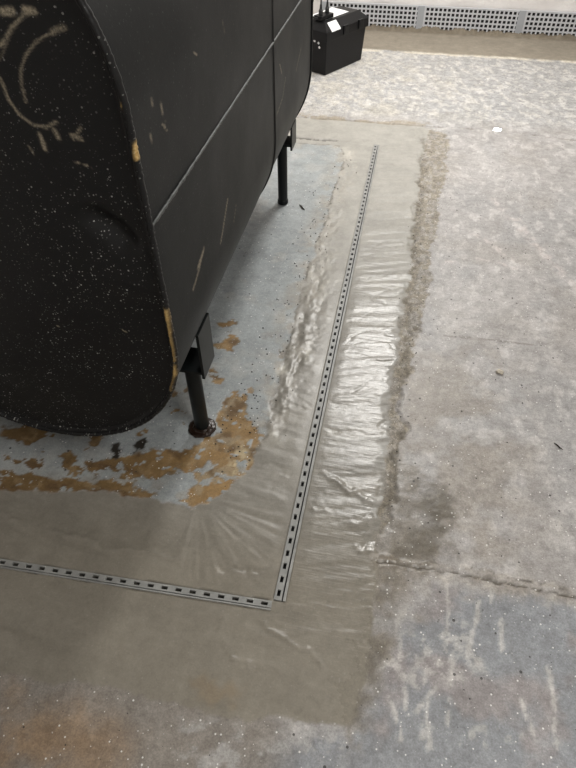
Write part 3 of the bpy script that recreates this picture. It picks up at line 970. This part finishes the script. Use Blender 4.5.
def membrane(x0, first=None):
    lab = 'grey white perforated plastic drainage panel at the wall base'
    loc = (x0, RY1 - .045, 0.004)
    if first:
        t = first.copy()
        COL.objects.link(t)
        t.location = loc
        for ch in first.children:
            c = ch.copy()
            COL.objects.link(c)
            c.parent = t
        return t
    t = empty('perforated_panel', loc, lab, 'panel', 'perforated panels along the wall base')
    hx, hz = .0285, .0275
    nc, nr = 22, 5
    x00, z00 = .03, .004
    hs = .0090
    us = [0]
    for i in range(nc):
        c = x00 + hx * (i + .5)
        us += [c - hs, c + hs]
    us.append(PW)
    zz = [0]
    for j in range(nr):
        c = z00 + hz * (j + .5)
        zz += [c - hs, c + hs]
    zz.append(PH)
    V = [(u, d, z) for d in (0, T) for z in zz for u in us]
    nu, nz_ = len(us), len(zz)
    Fc = []
    B = nu * nz_
    for j in range(nz_ - 1):
        for i in range(nu - 1):
            a = j * nu + i
            c = (a, a + 1, a + nu + 1, a + nu)
            if i % 2 == 1 and j % 2 == 1:
                for p, q_ in ((0, 1), (1, 2), (2, 3), (3, 0)):
                    Fc.append((c[q_], c[p], c[p] + B, c[q_] + B))
            else:
                Fc.append(c)
    top = (nz_ - 1) * nu
    for i in range(nu - 1):
        Fc.append((top + i, top + i + 1, top + i + 1 + B, top + i + B))
    mesh_obj('perforated_sheet', V, Fc, M_MEMB, t)
    box_obj('shade_backing', 0, PW, T + .012, T + .016, 0, PH - .002, M_DARK, t)  # dark sheet stands in for the shade behind the holes
    box_obj('top_edge', 0, PW, -.001, T + .016, PH - .003, PH + .001, M_MEMB, t)
    box_obj('joining_strip', -.022, .022, -.005, .0, -.002, PH + .002, M_STRIPJ, t, bevel=.001)
    return t


first = membrane(-.02)
first['label'] = 'perforated grey plastic drainage panel at the wall base, second along from the battery box'
for x0, lab in ((-.68, 'perforated grey plastic drainage panel at the wall base, directly behind the battery box'),
                (.64, 'perforated grey plastic drainage panel at the wall base, third along from the battery box'),
                (1.30, 'perforated grey plastic drainage panel at the wall base, fourth along from the battery box'),
                (1.96, 'perforated grey plastic drainage panel at the wall base, fifth along from the battery box')):
    membrane(x0, first)['label'] = lab

# ================================================================ battery box
BA = math.atan2(.86, .50)
bb = empty('battery_box', (-.527, 3.721, 0), 'black plastic battery box with sloping lid edges standing on the floor behind the tank', 'battery box', None, BA)
BL, BW, BH = .36, .20, .195
# local x runs along the long face, +y away from the camera; z up


def frustum(name, lo, hi, z0, z1, mat, parent, bevel=.004):
    bm = bmesh.new()
    v = []
    for (x0, x1, y0, y1), z in ((lo, z0), (hi, z1)):
        v.append([bm.verts.new(p) for p in ((x0, y0, z), (x1, y0, z), (x1, y1, z), (x0, y1, z))])
    bm.faces.new(v[0][::-1])
    bm.faces.new(v[1])
    for i in range(4):
        j = (i + 1) % 4
        bm.faces.new((v[0][i], v[0][j], v[1][j], v[1][i]))
    return bm_obj(name, bm, mat, parent, bevel=bevel)


body = frustum('body', (0, BL, 0, BW), (-.010, BL + .012, -.010, BW + .010), .002, BH, M_BOX, bb, .005)
lid = frustum('lid', (-.020, BL + .024, -.020, BW + .020), (-.018, BL + .022, -.018, BW + .018), BH - .008, BH + .040, M_BOX, bb, .003)
frustum('lid_slope', (-.018, BL + .022, -.018, BW + .018), (.022, BL - .020, .030, BW - .030), BH + .0395, BH + .078, M_BOX, lid, .003)
for x in (.155, .30):
    box_obj('strap_lug', x - .022, x + .022, -.026, -.012, BH + .0, BH + .046, M_BOX, lid, .003)
    box_obj('strap_slot', x - .010, x + .010, -.0275, -.022, BH + .012, BH + .034, M_DARK, lid, .001)
for (yy, zz_) in ((.045, .172), (.075, .178), (.038, .150)):
    o = lathe('terminal_screw', [(.008, 0), (.008, .006), (.005, .009)], M_METAL, bb, 12)
    o.rotation_euler = (0, -math.pi / 2, 0)
    o.location = (-.008, yy, zz_)
ZT = BH + .078
# white label folded over the front bevel of the lid
sl = math.atan2(.0385, .048)
lb = mesh_obj('paper_label', [(.025, -.0195, BH + .036), (.105, -.0195, BH + .036), (.105, -.0185, BH + .0395), (.025, -.0185, BH + .0395), (.030, .022, BH + .0735), (.110, .022, BH + .0735),
                              (.025, -.0215, BH + .036), (.105, -.0215, BH + .036), (.105, -.0200, BH + .0415), (.025, -.0200, BH + .0415), (.030, .0205, BH + .0755), (.110, .0205, BH + .0755)],
              [(6, 7, 8, 9), (9, 8, 11, 10), (0, 3, 2, 1), (3, 4, 5, 2), (0, 1, 7, 6), (4, 10, 11, 5), (1, 2, 8, 7), (2, 5, 11, 8), (0, 6, 9, 3), (3, 9, 10, 4)], M_PAPER, bb)
lb['label'] = 'white paper label on the lid bevel'


def bloc(u, v, z):
    c, s = math.cos(BA), math.sin(BA)
    return (-.527 + u * c - v * s, 3.721 + u * s + v * c, z)


# sheet of white paper on the lid
V = []
nu, nv = 12, 8
for d in (0, .0012):
    for j in range(nv + 1):
        for i in range(nu + 1):
            u, vv = .05 + .22 * i / nu, .05 + .125 * j / nv
            V.append((u, vv, .0008 + d + .004 * max(0, (i / nu - .6)) * (j / nv)))
n1 = nu + 1
B = n1 * (nv + 1)
Fc = []
for j in range(nv):
    for i in range(nu):
        a = j * n1 + i
        Fc.append((a + B, a + 1 + B, a + n1 + 1 + B, a + n1 + B))
        Fc.append((a, a + n1, a + n1 + 1, a + 1))
for i in range(nu):
    Fc.append((i, i + 1, i + 1 + B, i + B))
    a = nv * n1 + i
    Fc.append((a + 1, a, a + B, a + 1 + B))
for j in range(nv):
    a = j * n1
    Fc.append((a + n1, a, a + B, a + n1 + B))
    a = j * n1 + nu
    Fc.append((a, a + n1, a + n1 + B, a + B))
o = mesh_obj('paper_sheet', V, Fc, M_PAPER)
o.location = (-.527, 3.721, ZT)
o.rotation_euler = (0, 0, BA)
tag(o, 'loose white sheet of paper lying on the battery box lid', 'paper')

# charger block with two corded plugs
ch = empty('charger_block', bloc(.065, .075, ZT + .004), 'small black charger block with two upright plugs on the battery box', 'charger', None, BA)
bm = bmesh.new()
add_box(bm, -.055, .055, -.030, .030, 0, .022)
bm_obj('case', bm, M_BOX, ch, bevel=.004)
for px_, name_ in ((-.028, 0), (.030, 1)):
    pl = lathe('plug', [(.010, .020), (.012, .024), (.012, .045), (.008, .052), (.0055, .075)], M_RUBBER, ch, 16, (px_, 0, 0))
    top = CEIL - ZT - .004
    V, Fc = tube_geo(smooth_curve([(px_, 0, .07), (px_ + .004, .002, .25), (px_ - .01, .01, .8), (px_, .02, top - .002)], 10), .0042, 8)
    mesh_obj('cord', V, Fc, M_RUBBER, ch, True)
V, Fc = tube_geo(smooth_curve([(-.053, 0, .012), (-.085, .005, .02), (-.10, .01, .06), (-.075, .015, .13), (-.06, .02, .4), (-.055, .02, CEIL - ZT - .006)], 10), .0032, 8)
mesh_obj('thin_wire', V, Fc, M_RUBBER, ch, True)

# ================================================================ small things on the floor


def shard(name, x, y, ln, w, rz, mat, label, cat, h=.003):
    rs = random.Random(int(x * 1000 + y * 77))
    pts = [(-ln / 2, 0, h * .6), (-ln / 6, w * .2, h * .6), (ln / 5, -w * .2, h * .6), (ln / 2, w * .1, h * .6)]
    V, Fc = tube_geo(pts, [w * .3, w * .5, w * .45, w * .12], 6)
    V = [(a, b, max(0.0, c)) for a, b, c in V]
    o = mesh_obj(name, V, Fc, mat)
    o.location = (x, y, .0015)
    o.rotation_euler = (0, 0, rz)
    return tag(o, label, cat)


shard('wood_splinter', .520, 1.104, .030, .004, -.75, M_WOOD, 'thin dark splinter lying on the bare concrete', 'splinter')
shard('wood_splinter', -.390, 2.209, .045, .007, -.9, M_WOOD, 'dark splinter lying on the blue grey paint beside the tank legs', 'splinter')
shard('paint_chip', .378, 1.365, .022, .018, .3, M_PALECHIP, 'small pale paint chip lying on the bare concrete', 'paint chip', .004)
# crumpled foil added on the joint, tilted to put a bright spot there
nv_ = Vector((-.287, -.837, 1.366)).normalized()
ax = nv_.cross(Vector((0, 0, 1))).normalized()
ay = nv_.cross(ax)
rs = random.Random(2)
V, Fc = [], []
for d in (0, -.0008):
    for j in range(5):
        for i in range(6):
            p = ax * ((i - 2.5) * .0075) + ay * ((j - 2) * .0055 * (1 - .12 * abs(i - 2.5))) + nv_ * ((rs.random() - .5) * .0012 + d)
            V.append((p.x, p.y, p.z))
for j in range(4):
    for i in range(5):
        a = j * 6 + i
        Fc.append((a, a + 1, a + 7, a + 6))
        Fc.append((a + 30, a + 36, a + 37, a + 31))
zm = min(p[2] for p in V)
V = [(p[0], p[1], p[2] - zm) for p in V]
o = mesh_obj('glint_reflector', V, Fc, M_METAL)
o.location = (.443, 3.122, .001)
tag(o, 'small added shiny foil glinting on the floor joint', 'reflector')
# spilled grit: countless dark crumbs
rs = random.Random(11)
V, Fc = [], []


def crumb(x, y, r):
    b = len(V)
    z = .001
    a0 = rs.random() * 6
    for kk in range(4):
        a = a0 + kk * 1.57 + rs.random() * .6
        V.append((x + r * math.cos(a), y + r * math.sin(a) * (.5 + rs.random() * .5), z))
    V.append((x, y, z + r * 1.1))
    V.append((x, y, z - .003))
    for kk in range(4):
        Fc.append((b + kk, b + (kk + 1) % 4, b + 4))
        Fc.append((b + (kk + 1) % 4, b + kk, b + 5))


for _ in range(70):
    crumb(rs.uniform(-.39, -.27), rs.uniform(.9, 2.5), rs.uniform(.0012, .0035))
for _ in range(90):
    crumb(rs.uniform(.12, .9), rs.uniform(.4, 2.6), rs.uniform(.001, .003))
for _ in range(60):
    crumb(rs.gauss(.10, .02), rs.uniform(.8, 2.9), rs.uniform(.001, .003))
for _ in range(70):
    crumb(rs.gauss(-.27, .03), rs.uniform(.95, 2.7), rs.uniform(.001, .0032))
for _ in range(22):
    crumb(rs.uniform(-.40, -.30), rs.gauss(1.05, .10), rs.uniform(.001, .003))
o = mesh_obj('floor_grit', V, Fc, M_CHIPS)
o['kind'] = 'stuff'
tag(o, 'dark crumbs of grit scattered over the floor', 'grit')
